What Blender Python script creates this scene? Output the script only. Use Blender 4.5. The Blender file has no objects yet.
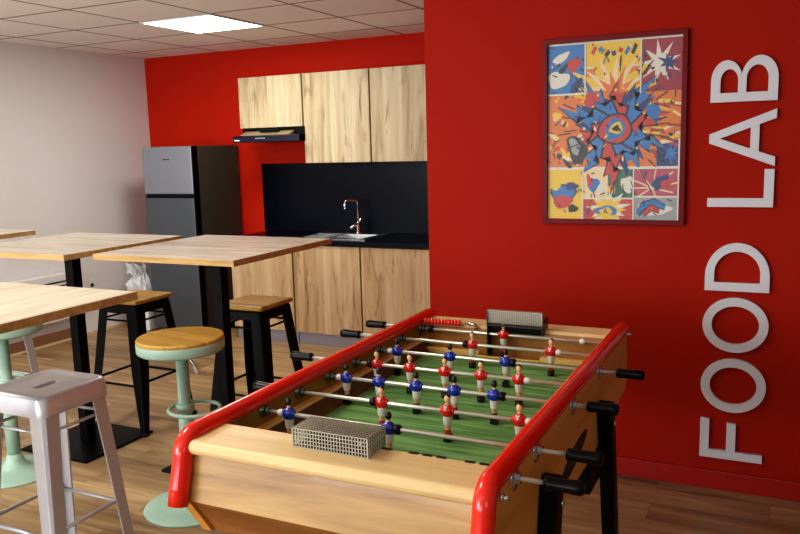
import bpy, bmesh, math, random
from mathutils import Vector, Matrix
random.seed(7)
PI = math.pi
scene = bpy.context.scene
C = scene.collection
H = 1.553                                   # camera height

# ------------------------------------------------------------------ materials
def lin(c):
    return tuple(((v/255)/12.92 if v/255 <= .04045 else ((v/255+.055)/1.055)**2.4) for v in c) + (1,)

def mat(name, col, rough=.5, metal=0., coat=0., spec=.5, bump=0., bscale=200, var=0., vscale=6):
    m = bpy.data.materials.new(name); m.use_nodes = True
    nt = m.node_tree; b = nt.nodes['Principled BSDF']
    b.inputs['Base Color'].default_value = lin(col)
    b.inputs['Roughness'].default_value = rough
    b.inputs['Metallic'].default_value = metal
    b.inputs['Coat Weight'].default_value = coat
    b.inputs['Specular IOR Level'].default_value = spec
    tc = nt.nodes.new('ShaderNodeTexCoord')
    if var:
        n = nt.nodes.new('ShaderNodeTexNoise'); n.inputs['Scale'].default_value = vscale; n.inputs['Detail'].default_value = 4
        mr = nt.nodes.new('ShaderNodeMapRange')
        mr.inputs['To Min'].default_value = 1-var; mr.inputs['To Max'].default_value = 1+var
        mx = nt.nodes.new('ShaderNodeVectorMath'); mx.operation = 'SCALE'
        mx.inputs[0].default_value = lin(col)[:3]
        nt.links.new(tc.outputs['Object'], n.inputs['Vector']); nt.links.new(n.outputs['Fac'], mr.inputs['Value'])
        nt.links.new(mr.outputs['Result'], mx.inputs['Scale']); nt.links.new(mx.outputs[0], b.inputs['Base Color'])
    if bump:
        n = nt.nodes.new('ShaderNodeTexNoise'); n.inputs['Scale'].default_value = bscale
        bp = nt.nodes.new('ShaderNodeBump'); bp.inputs['Strength'].default_value = bump; bp.inputs['Distance'].default_value = .002
        nt.links.new(tc.outputs['Object'], n.inputs['Vector']); nt.links.new(n.outputs['Fac'], bp.inputs['Height'])
        nt.links.new(bp.outputs['Normal'], b.inputs['Normal'])
    return m

def emis(name, col, s):
    m = bpy.data.materials.new(name); m.use_nodes = True
    b = m.node_tree.nodes['Principled BSDF']
    b.inputs['Base Color'].default_value = lin(col)
    b.inputs['Emission Color'].default_value = lin(col); b.inputs['Emission Strength'].default_value = s
    return m

def wood(name, cols, axis='x', rough=.4, plank=None, length=None, streak=1., knots=0., coat=0., spec=.4, fine=1., mortar=.35, seed=0., per=0., flip=None):
    """grain runs along axis; plank = strip width (across), length = strip length; flip = axis pointing across ('x','y','z')"""
    m = bpy.data.materials.new(name); m.use_nodes = True
    nt = m.node_tree; N = nt.nodes; L = nt.links; b = N['Principled BSDF']
    b.inputs['Roughness'].default_value = rough; b.inputs['Coat Weight'].default_value = coat
    b.inputs['Specular IOR Level'].default_value = spec
    tc = N.new('ShaderNodeTexCoord')
    src = tc.outputs['Object']
    ob = N.new('ShaderNodeObjectInfo')
    if per:
        cmb0 = N.new('ShaderNodeVectorMath'); cmb0.operation = 'ADD'
        sc = N.new('ShaderNodeMath'); sc.operation = 'MULTIPLY'; sc.inputs[1].default_value = per
        L.new(ob.outputs['Random'], sc.inputs[0]); L.new(src, cmb0.inputs[0]); L.new(sc.outputs[0], cmb0.inputs[1]); src = cmb0.outputs[0]
    sep = N.new('ShaderNodeSeparateXYZ'); L.new(src, sep.inputs[0])
    ix = {'x': 0, 'y': 1, 'z': 2}
    along = sep.outputs[ix[axis]]
    others = [a for a in 'xyz' if a != axis]
    acr = flip or others[0]
    oth = [a for a in others if a != acr][0]
    cmb = N.new('ShaderNodeCombineXYZ'); L.new(along, cmb.inputs[0]); L.new(sep.outputs[ix[acr]], cmb.inputs[1]); L.new(sep.outputs[ix[oth]], cmb.inputs[2])
    vec = cmb.outputs[0]
    cell = None
    if plank:
        br = N.new('ShaderNodeTexBrick'); br.inputs['Scale'].default_value = 1
        br.inputs['Brick Width'].default_value = length or 50; br.inputs['Row Height'].default_value = plank
        br.inputs['Mortar Size'].default_value = .0012; br.inputs['Mortar Smooth'].default_value = .3
        br.inputs['Color1'].default_value = (0, 0, 0, 1); br.inputs['Color2'].default_value = (1, 1, 1, 1)
        br.inputs['Mortar'].default_value = (.5, .5, .5, 1); br.offset = .37
        L.new(vec, br.inputs['Vector']); cell = br
    # stretched noise
    mp = N.new('ShaderNodeMapping'); mp.inputs['Scale'].default_value = (1.2*fine, 14*fine, 14*fine); mp.inputs['Location'].default_value = (seed, seed*1.7, seed*.3)
    L.new(vec, mp.inputs['Vector'])
    v2 = mp.outputs[0]
    if cell:
        ad = N.new('ShaderNodeVectorMath'); ad.operation = 'MULTIPLY_ADD'
        ad.inputs[1].default_value = (13, 7, 5)
        L.new(cell.outputs['Color'], ad.inputs[0]); L.new(v2, ad.inputs[2]); v2 = ad.outputs[0]
    n = N.new('ShaderNodeTexNoise'); n.inputs['Scale'].default_value = 1; n.inputs['Detail'].default_value = 6; n.inputs['Roughness'].default_value = .6; n.inputs['Distortion'].default_value = .6
    L.new(v2, n.inputs['Vector'])
    fac = n.outputs['Fac']
    mr = N.new('ShaderNodeMapRange'); mr.inputs['From Min'].default_value = .5-.22/streak; mr.inputs['From Max'].default_value = .5+.22/streak
    L.new(fac, mr.inputs['Value']); fac = mr.outputs[0]
    if cell:
        mxx = N.new('ShaderNodeMath'); mxx.operation = 'MULTIPLY_ADD'; mxx.inputs[1].default_value = .35; mxx.use_clamp = True
        L.new(cell.outputs['Color'], mxx.inputs[0])
        m2 = N.new('ShaderNodeMath'); m2.operation = 'MULTIPLY'; m2.inputs[1].default_value = .65; L.new(fac, m2.inputs[0]); L.new(m2.outputs[0], mxx.inputs[2])
        fac = mxx.outputs[0]
    cr = N.new('ShaderNodeValToRGB')
    for k, c in enumerate(cols):
        p = k/(len(cols)-1)
        if k == 0: e = cr.color_ramp.elements[0]; e.position = 0
        elif k == len(cols)-1: e = cr.color_ramp.elements[-1]; e.position = 1
        else: e = cr.color_ramp.elements.new(p)
        e.color = lin(c)
    L.new(fac, cr.inputs['Fac']); colr = cr.outputs['Color']
    if knots:
        mk = N.new('ShaderNodeMapping'); mk.inputs['Scale'].default_value = (1.4, 9, 9); mk.inputs['Location'].default_value = (seed+3, seed, 1)
        L.new(vec, mk.inputs['Vector'])
        nz = N.new('ShaderNodeTexNoise'); nz.inputs['Scale'].default_value = 1.3; nz.inputs['Detail'].default_value = 7; nz.inputs['Distortion'].default_value = 1.4
        L.new(mk.outputs[0], nz.inputs['Vector'])
        kr = N.new('ShaderNodeMapRange'); kr.inputs['From Min'].default_value = .58; kr.inputs['From Max'].default_value = .74
        kr.inputs['To Max'].default_value = knots
        L.new(nz.outputs['Fac'], kr.inputs['Value'])
        mxk = N.new('ShaderNodeMix'); mxk.data_type = 'RGBA'; mxk.blend_type = 'MULTIPLY'
        mxk.inputs['B'].default_value = lin((150, 100, 52))
        L.new(kr.outputs[0], mxk.inputs['Factor']); L.new(colr, mxk.inputs['A']); colr = mxk.outputs['Result']
    if cell:
        mm = N.new('ShaderNodeMix'); mm.data_type = 'RGBA'; mm.blend_type = 'MULTIPLY'; mm.inputs['B'].default_value = (mortar, mortar*.85, mortar*.7, 1)
        L.new(cell.outputs['Fac'], mm.inputs['Factor']); L.new(colr, mm.inputs['A']); colr = mm.outputs['Result']
    L.new(colr, b.inputs['Base Color'])
    bp = N.new('ShaderNodeBump'); bp.inputs['Strength'].default_value = .12; bp.inputs['Distance'].default_value = .001
    L.new(n.outputs['Fac'], bp.inputs['Height']); L.new(bp.outputs['Normal'], b.inputs['Normal'])
    return m

M = {}
M['red_wall'] = mat('red_wall_paint', (160, 27, 6), .65, spec=.12, bump=.15, bscale=260, var=.05, vscale=2)
M['red_wall2'] = mat('red_wall_paint_kitchen', (182, 32, 8), .65, spec=.12, bump=.15, bscale=260, var=.05, vscale=2)
M['white_wall'] = mat('white_wall_paint', (224, 222, 222), .7, bump=.12, bscale=260, var=.02, vscale=2)
M['red_base'] = mat('red_baseboard_paint', (160, 12, 6), .35)
M['brown_trim'] = mat('brown_skirting', (138, 98, 68), .45, var=.1)
M['pale_trim'] = mat('pale_trim', (214, 190, 156), .45)
M['floor'] = wood('oak_plank_floor', [(88, 66, 42), (144, 115, 80), (174, 145, 105), (204, 176, 136)], 'x', .36, plank=.16, length=1.25, streak=1.15, spec=.45, mortar=.45)
M['table_y'] = wood('pale_oak_top_along', [(156, 142, 118), (192, 180, 158), (212, 204, 188)], 'y', .3, fine=1.6, streak=1., per=9, flip='x', spec=.5)
M['table_x'] = wood('pale_oak_top_across', [(172, 162, 142), (206, 198, 182), (226, 220, 208)], 'x', .26, fine=1.6, streak=1., per=9, flip='y', spec=.5)
M['table_edge'] = wood('oak_edge_band', [(150, 116, 66), (182, 146, 92), (200, 168, 116)], 'x', .4, fine=2, per=5)
M['cab_up'] = wood('knotty_oak_upper', [(134, 112, 80), (180, 162, 130), (196, 182, 152), (208, 196, 170)], 'z', .5, plank=.17, streak=1.1, knots=.8, flip='x', mortar=.75, per=3, spec=.25)
M['cab_low'] = wood('knotty_oak_lower', [(128, 98, 66), (176, 146, 108), (194, 166, 130), (206, 182, 148)], 'z', .5, plank=.17, streak=1.1, knots=.8, flip='x', mortar=.75, per=3, spec=.25)
M['beech'] = wood('beech_shelf', [(206, 172, 118), (222, 190, 138), (232, 204, 156)], 'x', .42, fine=.8, flip='y', coat=.0, spec=.3)
M['oakfront'] = wood('oak_front_panel', [(146, 106, 58), (178, 136, 80), (196, 156, 98)], 'x', .35, fine=1.1, streak=1.4, flip='z', coat=.25)
M['oaklow'] = wood('oak_lower_front_shaded', [(116, 68, 24), (146, 90, 36), (162, 104, 48)], 'x', .4, fine=1.1, streak=1.4, flip='z')  # darker than the front oak, paints the shade of the down-tilted panel
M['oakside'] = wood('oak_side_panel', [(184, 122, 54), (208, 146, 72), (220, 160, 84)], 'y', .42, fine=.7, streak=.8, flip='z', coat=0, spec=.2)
M['oakinner'] = wood('oak_inner_shaded', [(120, 74, 22), (146, 94, 32), (160, 106, 42)], 'y', .4, fine=.9, flip='z')  # darker oak, carries the shade of the inner walls
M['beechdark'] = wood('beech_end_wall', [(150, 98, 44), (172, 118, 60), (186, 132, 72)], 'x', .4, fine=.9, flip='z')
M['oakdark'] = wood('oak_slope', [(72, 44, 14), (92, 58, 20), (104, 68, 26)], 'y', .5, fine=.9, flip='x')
M['ledge'] = wood('beech_ledge_lit', [(226, 176, 96), (240, 194, 116), (246, 206, 132)], 'y', .3, fine=.9, flip='x', coat=.3)  # paled so the ledges look lit, brightness put into the colour
M['seat_wood'] = wood('stool_seat_pine', [(142, 102, 38), (184, 142, 62), (208, 168, 90)], 'x', .4, plank=.034, streak=1., flip='y', mortar=.6, per=4, spec=.4)
M['red_gloss'] = mat('red_gloss_lacquer', (222, 34, 8), .22, coat=.3)
M['turf'] = wood('green_playfield', [(74, 116, 66), (108, 154, 90), (146, 186, 122)], 'x', .6, fine=2.6, streak=1.2, spec=.15, flip='y')
M['chrome'] = mat('chrome', (205, 205, 205), .2, 1.)
M['steelrod'] = mat('steel_rod', (232, 228, 215), .32, .65)
M['perf'] = mat('perforated_steel', (176, 172, 156), .35, .8)
M['stainless'] = mat('stainless', (196, 202, 206), .24, 1.)
M['bushsteel'] = mat('bushing_steel', (104, 116, 108), .25, .9)
M['darksteel'] = mat('dark_steel', (70, 64, 58), .35, .9)
M['black'] = mat('black_powder_coat', (3, 3, 4), .45, spec=.14)
M['blackrub'] = mat('black_rubber', (8, 8, 9), .4, spec=.3)
M['blackplastic'] = mat('black_gloss_plastic', (3, 3, 4), .28, spec=.2)
M['navy'] = mat('navy_laminate', (2, 6, 20), .3, spec=.16)
M['hoodblue'] = mat('hood_blue_black', (8, 15, 42), .25, .2, coat=.3)
M['hoodtop'] = mat('hood_sheen', (176, 158, 128), .4, .5)
M['fr_side'] = mat('fridge_side_grey', (62, 59, 50), .5, .0, spec=.25)
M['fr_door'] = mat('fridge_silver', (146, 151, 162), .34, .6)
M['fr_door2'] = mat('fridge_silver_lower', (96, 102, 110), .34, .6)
M['plinth'] = mat('grey_plinth', (150, 146, 156), .4, .2)
M['mint'] = mat('mint_green_metal', (158, 186, 168), .38, var=.03)
M['silver'] = mat('galvanised_sheet', (206, 204, 208), .32, .35, var=.08, vscale=14, bump=.05, bscale=60)
M['white'] = mat('white_plastic', (222, 222, 220), .45)
M['letter'] = mat('white_letters', (206, 202, 206), .5)
M['dot'] = mat('pale_grey_mark', (210, 214, 220), .4)
M['ceiling_bar'] = mat('ceiling_bar', (150, 138, 130), .6)
M['frame'] = mat('dark_red_frame', (112, 14, 18), .5, spec=.2)
M['light'] = emis('light_diffuser', (255, 252, 244), 9)
M['grilledark'] = mat('dark_grille', (28, 27, 24), .6)
M['shirtred'] = mat('player_red', (206, 22, 16), .22, coat=.6)
M['shirtblue'] = mat('player_blue', (18, 44, 150), .22, coat=.6)
M['shorts'] = mat('player_white', (228, 222, 212), .35)
M['skin'] = mat('player_skin', (224, 178, 130), .4)
M['hair'] = mat('player_dark', (14, 14, 20), .35)
M['redbead'] = mat('red_bead', (226, 52, 26), .3, coat=.3)
M['bumpwhite'] = mat('white_bumper', (222, 218, 206), .35)
M['outline'] = mat('print_black', (12, 12, 16), .4)

# plastic film for the bag
pm = mat('clear_bag_film', (225, 228, 232), .25)
pm.node_tree.nodes['Principled BSDF'].inputs['Alpha'].default_value = .72
M['film'] = pm
# ceiling tiles
cm = bpy.data.materials.new('mineral_ceiling_tiles'); cm.use_nodes = True
nt = cm.node_tree; b = nt.nodes['Principled BSDF']; b.inputs['Roughness'].default_value = .9
tc = nt.nodes.new('ShaderNodeTexCoord'); mp = nt.nodes.new('ShaderNodeMapping')
GX, GY = -3.645, 4.50
mp.inputs['Location'].default_value = (-(GX-.3)+.6*20, -(GY-.3)+.6*20, 0)
br = nt.nodes.new('ShaderNodeTexBrick'); br.offset = 0; br.inputs['Scale'].default_value = 1
br.inputs['Brick Width'].default_value = .6; br.inputs['Row Height'].default_value = .6; br.inputs['Mortar Size'].default_value = .011; br.inputs['Mortar Smooth'].default_value = .1
br.inputs['Color1'].default_value = lin((236, 230, 228)); br.inputs['Color2'].default_value = lin((242, 236, 234)); br.inputs['Mortar'].default_value = lin((128, 108, 100))
no = nt.nodes.new('ShaderNodeTexNoise'); no.inputs['Scale'].default_value = 150
bp = nt.nodes.new('ShaderNodeBump'); bp.inputs['Strength'].default_value = .10; bp.inputs['Distance'].default_value = .003
nt.links.new(tc.outputs['Object'], mp.inputs['Vector']); nt.links.new(mp.outputs[0], br.inputs['Vector']); nt.links.new(br.outputs['Color'], b.inputs['Base Color'])
nt.links.new(tc.outputs['Object'], no.inputs['Vector']); nt.links.new(no.outputs['Fac'], bp.inputs['Height']); nt.links.new(bp.outputs['Normal'], b.inputs['Normal'])
M['ceiling'] = cm

# ------------------------------------------------------------------ mesh builder
class MB:
    def __init__(s): s.v = []; s.f = []; s.m = []; s.sm = []
    def add(s, vs, fs, mi=0, smooth=False):
        o = len(s.v); s.v += [tuple(v) for v in vs]
        for f in fs: s.f.append(tuple(i+o for i in f)); s.m.append(mi); s.sm.append(smooth)
        return s
    def box(s, x0, x1, y0, y1, z0, z1, mi=0):
        return s.add([(x0,y0,z0),(x1,y0,z0),(x1,y1,z0),(x0,y1,z0),(x0,y0,z1),(x1,y0,z1),(x1,y1,z1),(x0,y1,z1)],
                     [(3,2,1,0),(4,5,6,7),(0,1,5,4),(1,2,6,5),(2,3,7,6),(3,0,4,7)], mi)
    def hexa(s, lo, hi, mi=0):              # two quads (lists of four points)
        return s.add(list(lo)+list(hi), [(3,2,1,0),(4,5,6,7),(0,1,5,4),(1,2,6,5),(2,3,7,6),(3,0,4,7)], mi)
    def prism(s, poly, a, b, axis='x', mi=0):
        n = len(poly)
        def P(p, t):
            return {'x': (t,p[0],p[1]), 'y': (p[0],t,p[1]), 'z': (p[0],p[1],t)}[axis]
        vs = [P(p,a) for p in poly]+[P(p,b) for p in poly]
        fs = [tuple(range(n))[::-1], tuple(range(n,2*n))]+[(i,(i+1)%n,n+(i+1)%n,n+i) for i in range(n)]
        return s.add(vs, fs, mi)
    def tube(s, pts, r, n=12, mi=0, closed=False, caps=True):
        pts = [Vector(p) for p in pts]; R = r if isinstance(r,(list,tuple)) else [r]*len(pts)
        k = len(pts); vs = []; prev = None
        for i,p in enumerate(pts):
            if closed: t = pts[(i+1)%k]-pts[i-1]
            elif i == 0: t = pts[1]-pts[0]
            elif i == k-1: t = pts[-1]-pts[-2]
            else: t = (pts[i+1]-p).normalized()+(p-pts[i-1]).normalized()
            t.normalize()
            if prev is None:
                u = t.orthogonal().normalized()
            else:
                u = (prev-t*prev.dot(t)).normalized()
            prev = u; w = t.cross(u)
            for j in range(n):
                a = 2*PI*j/n; vs.append(p+(u*math.cos(a)+w*math.sin(a))*R[i])
        fs = []
        for i in range(k if closed else k-1):
            for j in range(n):
                a = i*n+j; b_ = i*n+(j+1)%n; c = ((i+1)%k)*n+(j+1)%n; d = ((i+1)%k)*n+j
                fs.append((a,b_,c,d))
        s.add(vs, fs, mi, True)
        if caps and not closed:
            s.add(vs[:n], [tuple(range(n))[::-1]], mi); s.add(vs[-n:], [tuple(range(n))], mi)
        return s
    def cyl(s, p0, p1, r, n=20, mi=0, r1=None): return s.tube([p0,p1], [r, r if r1 is None else r1], n, mi)
    def lathe(s, prof, n=40, c=(0,0,0), mi=0, axis='z', smooth=True):   # prof [(r, h, mi?)]
        vs = []
        for q in prof:
            r,h = q[0],q[1]
            for j in range(n):
                a = 2*PI*j/n; x,y = r*math.cos(a), r*math.sin(a)
                vs.append({'z':(c[0]+x,c[1]+y,c[2]+h),'x':(c[0]+h,c[1]+x,c[2]+y),'y':(c[0]+y,c[1]+h,c[2]+x)}[axis])
        for i in range(len(prof)-1):
            m_ = prof[i+1][2] if len(prof[i+1])>2 else mi
            o = [vs[i*n+j] for j in range(n)]+[vs[(i+1)*n+j] for j in range(n)]
            s.add(o, [(j,(j+1)%n,n+(j+1)%n,n+j) for j in range(n)], m_, smooth)
        s.add(vs[:n], [tuple(range(n))[::-1]], prof[0][2] if len(prof[0])>2 else mi); s.add(vs[-n:], [tuple(range(n))], prof[-1][2] if len(prof[-1])>2 else mi)
        return s
    def ellip(s, c, rx, ry, rz, mi=0, n=14, m=9):
        vs = []; fs = []
        for i in range(m+1):
            th = PI*i/m
            for j in range(n):
                a = 2*PI*j/n; vs.append((c[0]+rx*math.sin(th)*math.cos(a), c[1]+ry*math.sin(th)*math.sin(a), c[2]-rz*math.cos(th)))
        for i in range(m):
            for j in range(n): fs.append((i*n+j, i*n+(j+1)%n, (i+1)*n+(j+1)%n, (i+1)*n+j))
        return s.add(vs, fs, mi, True)
    def build(s, name, mats, parent=None, bevel=0, seg=2, loc=(0,0,0), merge=True, angle=35):
        me = bpy.data.meshes.new(name); me.from_pydata(s.v, [], s.f)
        for mt in (mats if isinstance(mats,(list,tuple)) else [mats]): me.materials.append(mt)
        for p,mi,sm in zip(me.polygons, s.m, s.sm): p.material_index = mi; p.use_smooth = sm
        bm = bmesh.new(); bm.from_mesh(me)
        if merge: bmesh.ops.remove_doubles(bm, verts=bm.verts, dist=1e-5)
        bmesh.ops.recalc_face_normals(bm, faces=bm.faces)
        bm.to_mesh(me); bm.free()
        o = bpy.data.objects.new(name, me); C.objects.link(o); o.location = loc
        if parent: o.parent = parent
        if bevel:
            md = o.modifiers.new('bevel','BEVEL'); md.width = bevel; md.segments = seg; md.limit_method = 'ANGLE'; md.angle_limit = math.radians(angle)
            md.harden_normals = False
        return o

def tag(o, label, cat, group=None, kind=None):
    o['label'] = label; o['category'] = cat
    if group: o['group'] = group
    if kind: o['kind'] = kind
    return o
def thing(name, label, cat, loc=(0,0,0), rz=0, group=None):
    o = bpy.data.objects.new(name, None); o.empty_display_size = .1; C.objects.link(o)
    o.location = loc; o.rotation_euler = (0,0,rz)
    return tag(o, label, cat, group)
def struct(o): o['kind'] = 'structure'; return o
def link_part(name, src, parent, loc=(0,0,0)):
    o = bpy.data.objects.new(name, src.data); C.objects.link(o); o.parent = parent; o.location = loc
    for md in src.modifiers:
        n = o.modifiers.new(md.name, md.type)
        for a in ('width','segments','limit_method','angle_limit'): setattr(n, a, getattr(md, a))
    return o
def dup(root, loc, rz, label, group=None):
    r = root.copy(); C.objects.link(r); r.location = loc; r.rotation_euler = (0,0,rz); r['label'] = label
    if group: r['group'] = group
    for ch in list(root.children):
        c = ch.copy(); C.objects.link(c); c.parent = r
        for g in list(ch.children):
            d = g.copy(); C.objects.link(d); d.parent = c
    return r

# ------------------------------------------------------------------ room shell
XL, YK, YP, XP, CZ = -5.42, 5.80, 3.62, -1.60, 2.42
struct(MB().box(XL-.12, 3.2, -2.6, YK+.12, -.1, 0).build('floor', M['floor']))
struct(MB().box(XL-.12, 3.2, -2.6, YK+.12, CZ, CZ+.1).build('ceiling', M['ceiling']))
struct(MB().box(XL-.12, XL, -2.6, YK+.12, 0, CZ).build('wall_left', M['white_wall']))
struct(MB().box(XL, XP, YK, YK+.12, 0, CZ).build('wall_back', M['red_wall2']))
struct(MB().box(XP, 3.2, YP, YK+.12, 0, CZ).build('wall_right', M['red_wall']))
struct(MB().box(XP-.012, 3.2, YP-.013, YP, 0, .085).box(XP-.012, XP, YP, YK, 0, .085).build('baseboard_right', M['red_base'], bevel=.003))
struct(MB().box(XL, XL+.012, -2.6, YK, .0, .02).build('baseboard_left', M['pale_trim']))
struct(MB().box(XL, XL+.014, 3.1, 4.78, .02, .10).build('trim_1', M['brown_trim'], bevel=.002))

# ceiling lights
def panel(x, y, label):
    t = thing('ceiling_light', label, 'light', (x,y,CZ), 0)
    f = MB()
    for (a,b_,c,d) in ((-.3,.3,-.3,-.285),(-.3,.3,.285,.3),(-.3,-.285,-.285,.285),(.285,.3,-.285,.285)): f.box(a,b_,c,d,-.008,0)
    f.build('frame', M['white'], t)
    MB().box(-.285,.285,-.285,.285,-.006,-.0005).build('diffuser', M['light'], t)
    return t
panel(GX, GY, 'square glowing flat light panel set in the white tiled ceiling near the back red wall')
panel(GX+1.3, GY-3.0, 'square glowing light panel in the ceiling above the football table')
panel(GX-1.2, GY-3.0, 'square glowing light panel in the ceiling above the pale high tables')

# ------------------------------------------------------------------ kitchen
YC = 5.20
cabx = [(-4.085,-3.483),(-3.475,-2.873),(-2.865,-2.263)]
lows = ['knotty oak base cupboard at the left end of the worktop beside the fridge',
        'knotty oak base cupboard under the stainless sink, middle of the worktop',
        'knotty oak base cupboard under the right end of the worktop beside the red wall corner']
for (a,b_),lb in zip(cabx, lows):
    w = b_-a
    t = thing('base_cabinet', lb, 'cabinet', (a,YC,0), 0, 'oak base cabinets of the kitchenette')
    MB().box(0,w,.02,.58,.1,.80).build('carcass', M['cab_low'], t)
    MB().box(.003,w-.003,0,.019,.105,.803).build('door', M['cab_low'], t, bevel=.0015)
    MB().box(0,w,.045,.06,0,.1).build('plinth', M['plinth'], t)
upz = [(1.735,2.145),(1.441,2.145),(1.441,2.145)]
ups = ['short knotty oak wall cupboard above the cooker hood',
       'tall knotty oak wall cupboard, middle one right of the cooker hood',
       'tall knotty oak wall cupboard at the right beside the red wall corner']
for (a,b_),(z0,z1),lb in zip([(-4.12,-3.50),(-3.492,-2.893),(-2.885,-2.28)], upz, ups):
    w = b_-a; h = z1-z0
    t = thing('wall_cabinet', lb, 'cabinet', (a,5.47,z0), 0, 'oak wall cabinets of the kitchenette')
    MB().box(0,w,.02,.33,0,h).build('carcass', M['cab_up'], t)
    MB().box(.003,w-.003,0,.019,-.004,h-.002).build('door', M['cab_up'], t, bevel=.0015)

# backsplash, worktop, sink, faucet
tag(MB().box(-4.15,XP-.013,YK-.013,YK-.001,.847,1.43).build('backsplash_panel', M['navy'], bevel=.001), 'dark navy splashback panel on the red wall behind the sink', 'splashback')
sx0,sx1,sy0,sy1 = -3.50,-2.86,5.27,5.745
wt = thing('worktop', 'dark navy kitchen worktop along the back red wall, holding the sink', 'worktop', (0,0,.846))
g = MB()
g.box(-4.10,XP-.013,YC-.012,sy0+.01,-.038,0).box(-4.10,XP-.013,sy1-.01,YK-.013,-.038,0).box(-4.10,sx0+.01,sy0+.01,sy1-.01,-.038,0).box(sx1-.01,XP-.013,sy0+.01,sy1-.01,-.038,0)
g.build('slab', M['navy'], wt, bevel=0)
sk = thing('sink', 'stainless steel sink with drainer set into the dark worktop', 'sink', (0,0,.846))
g = MB()   # rim as four strips round bowl + drainer
bx0,bx1,by0,by1 = -3.22,-2.93,5.33,5.62
g.box(sx0,sx1,sy0,by0,0,.007).box(sx0,sx1,by1,sy1,0,.007).box(sx0,bx0,by0,by1,0,.005).box(bx1,sx1,by0,by1,0,.007)
g.build('rim', M['stainless'], sk, bevel=.002)
g = MB(); dz = -.15
g.add([(bx0,by0,.006),(bx1,by0,.006),(bx1,by1,.006),(bx0,by1,.006),(bx0+.02,by0+.02,dz),(bx1-.02,by0+.02,dz),(bx1-.02,by1-.02,dz),(bx0+.02,by1-.02,dz)],
      [(0,1,5,4),(1,2,6,5),(2,3,7,6),(3,0,4,7),(4,5,6,7)])
g.build('bowl', M['stainless'], sk)
g = MB()
for k in range(6): g.box(-3.46,-3.26, 5.36+k*.045, 5.372+k*.045, .005, .009)
g.build('drainer_ribs', M['stainless'], sk, bevel=.001)
fc = thing('faucet', 'tall chrome gooseneck tap standing behind the sink', 'faucet', (-3.135,5.67,.853))
g = MB(); g.lathe([(.026,0),(.026,.012),(.019,.02),(.019,.09),(.012,.10)], 20); g.build('tap_body', M['chrome'], fc)
pts = [(0,0,.09),(0,0,.255)]+[(-.018+.018*math.cos(a),-.018*(1-math.cos(a)),.255+.018*math.sin(a)) for a in [PI/2*k/5 for k in range(1,6)]]+[(-.055,-.055,.275),(-.070,-.070,.270),(-.076,-.076,.255),(-.076,-.076,.24)]
MB().tube(pts,.009,12).build('spout', M['chrome'], fc)
MB().cyl((-.076,-.076,.25),(-.076,-.076,.205),.013,14).build('nozzle', M['chrome'], fc)
MB().tube([(0,-.01,.085),(-.03,-.03,.062),(-.05,-.05,.045)],[.014,.012,.013],10).tube([(0,0,.085),(.02,-.005,.105),(.035,-.01,.125)],[.013,.012,.008],10).build('lever', M['chrome'], fc)

# hood
hd = thing('cooker_hood', 'slim dark blue cooker hood under the short oak wall cupboard', 'hood', (-4.112,5.35,1.615))
MB().box(.02,.595,.03,.44,.012,.055).build('filter_box', M['blackplastic'], hd, bevel=.003)
MB().prism([(0,0),(0,.045),(.012,.052),(.03,.052),(.03,0)],0,.635,'x').build('front_visor', M['hoodblue'], hd, bevel=.004)
MB().prism([(.035,.053),(.035,.056),(.118,.088),(.118,.053)],.05,.53,'x').build('sloped_top', M['hoodtop'], hd)
MB().box(.02,.632,.12,.43,.0,.118).build('housing', M['blackplastic'], hd)
MB().box(.22,.40,.075,.12,.078,.100).build('slider', M['blackplastic'], hd, bevel=.004)
g = MB()
for k in range(5): g.cyl((.235+k*.02,-.0015,.03),(.235+k*.02,.002,.03),.0045,8)
g.build('buttons', M['dot'], hd)
MB().box(.018,.07,-.0015,.001,.012,.022).build('badge', M['dot'], hd, bevel=.002)

# fridge
fr = thing('fridge', 'tall two-door fridge freezer with silver doors and dark grey sides', 'fridge', (-4.918,5.15,0))
MB().box(0,.535,.065,.62,.03,1.60).build('cabinet', M['fr_side'], fr, bevel=.006)
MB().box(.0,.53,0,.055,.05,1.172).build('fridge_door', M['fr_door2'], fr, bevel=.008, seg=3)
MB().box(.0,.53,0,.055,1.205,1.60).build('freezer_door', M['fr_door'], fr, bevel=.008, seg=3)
MB().box(.004,.531,.012,.066,1.172,1.205).build('handle_gap', M['blackplastic'], fr)
MB().box(.531,.540,.003,.068,.05,1.598).build('door_seal', M['blackplastic'], fr)
MB().box(.225,.262,-.002,.002,1.488,1.497).box(.268,.295,-.002,.002,1.488,1.497).build('badge', M['grilledark'], fr, bevel=.001)
for x_,y_ in ((.06,.1),(.47,.1),(.06,.56),(.47,.56)): MB().cyl((x_,y_,0),(x_,y_,.035),.02,10).build('foot', M['black'], fr)

# bin with a plastic bag
bn = thing('waste_bin', 'narrow white bin standing between the fridge and the white wall', 'bin', (-5.075,5.28,0))
MB().hexa([(-.085,-.12,0),(.085,-.12,0),(.085,.12,0),(-.085,.12,0)],[(-.10,-.14,.36),(.10,-.14,.36),(.10,.14,.36),(-.10,.14,.36)]).build('bin_body', M['white'], bn, bevel=.01)
g = MB(); n = 30; rings = [(.362,1.02),(.35,1.10),(.36,1.16),(.40,1.10),(.435,.92),(.465,.72),(.49,.62),(.515,.70),(.545,.86)]
vs = []
for i,(z,s_) in enumerate(rings):
    for j in range(n):
        a = 2*PI*j/n; k = s_*(1+(.22 if j%2 else -.05)*(i/8)+.13*random.uniform(-1,1)*(1 if i else .1))
        ca,sa = math.cos(a), math.sin(a)
        vs.append((.10*k*math.copysign(abs(ca)**.6,ca)-.008*i, .14*k*math.copysign(abs(sa)**.6,sa), z+.022*random.uniform(-1,1)*(i>0)+(.05*math.sin(2.3*a)*(i-6)/2 if i>6 else 0)))
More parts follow.
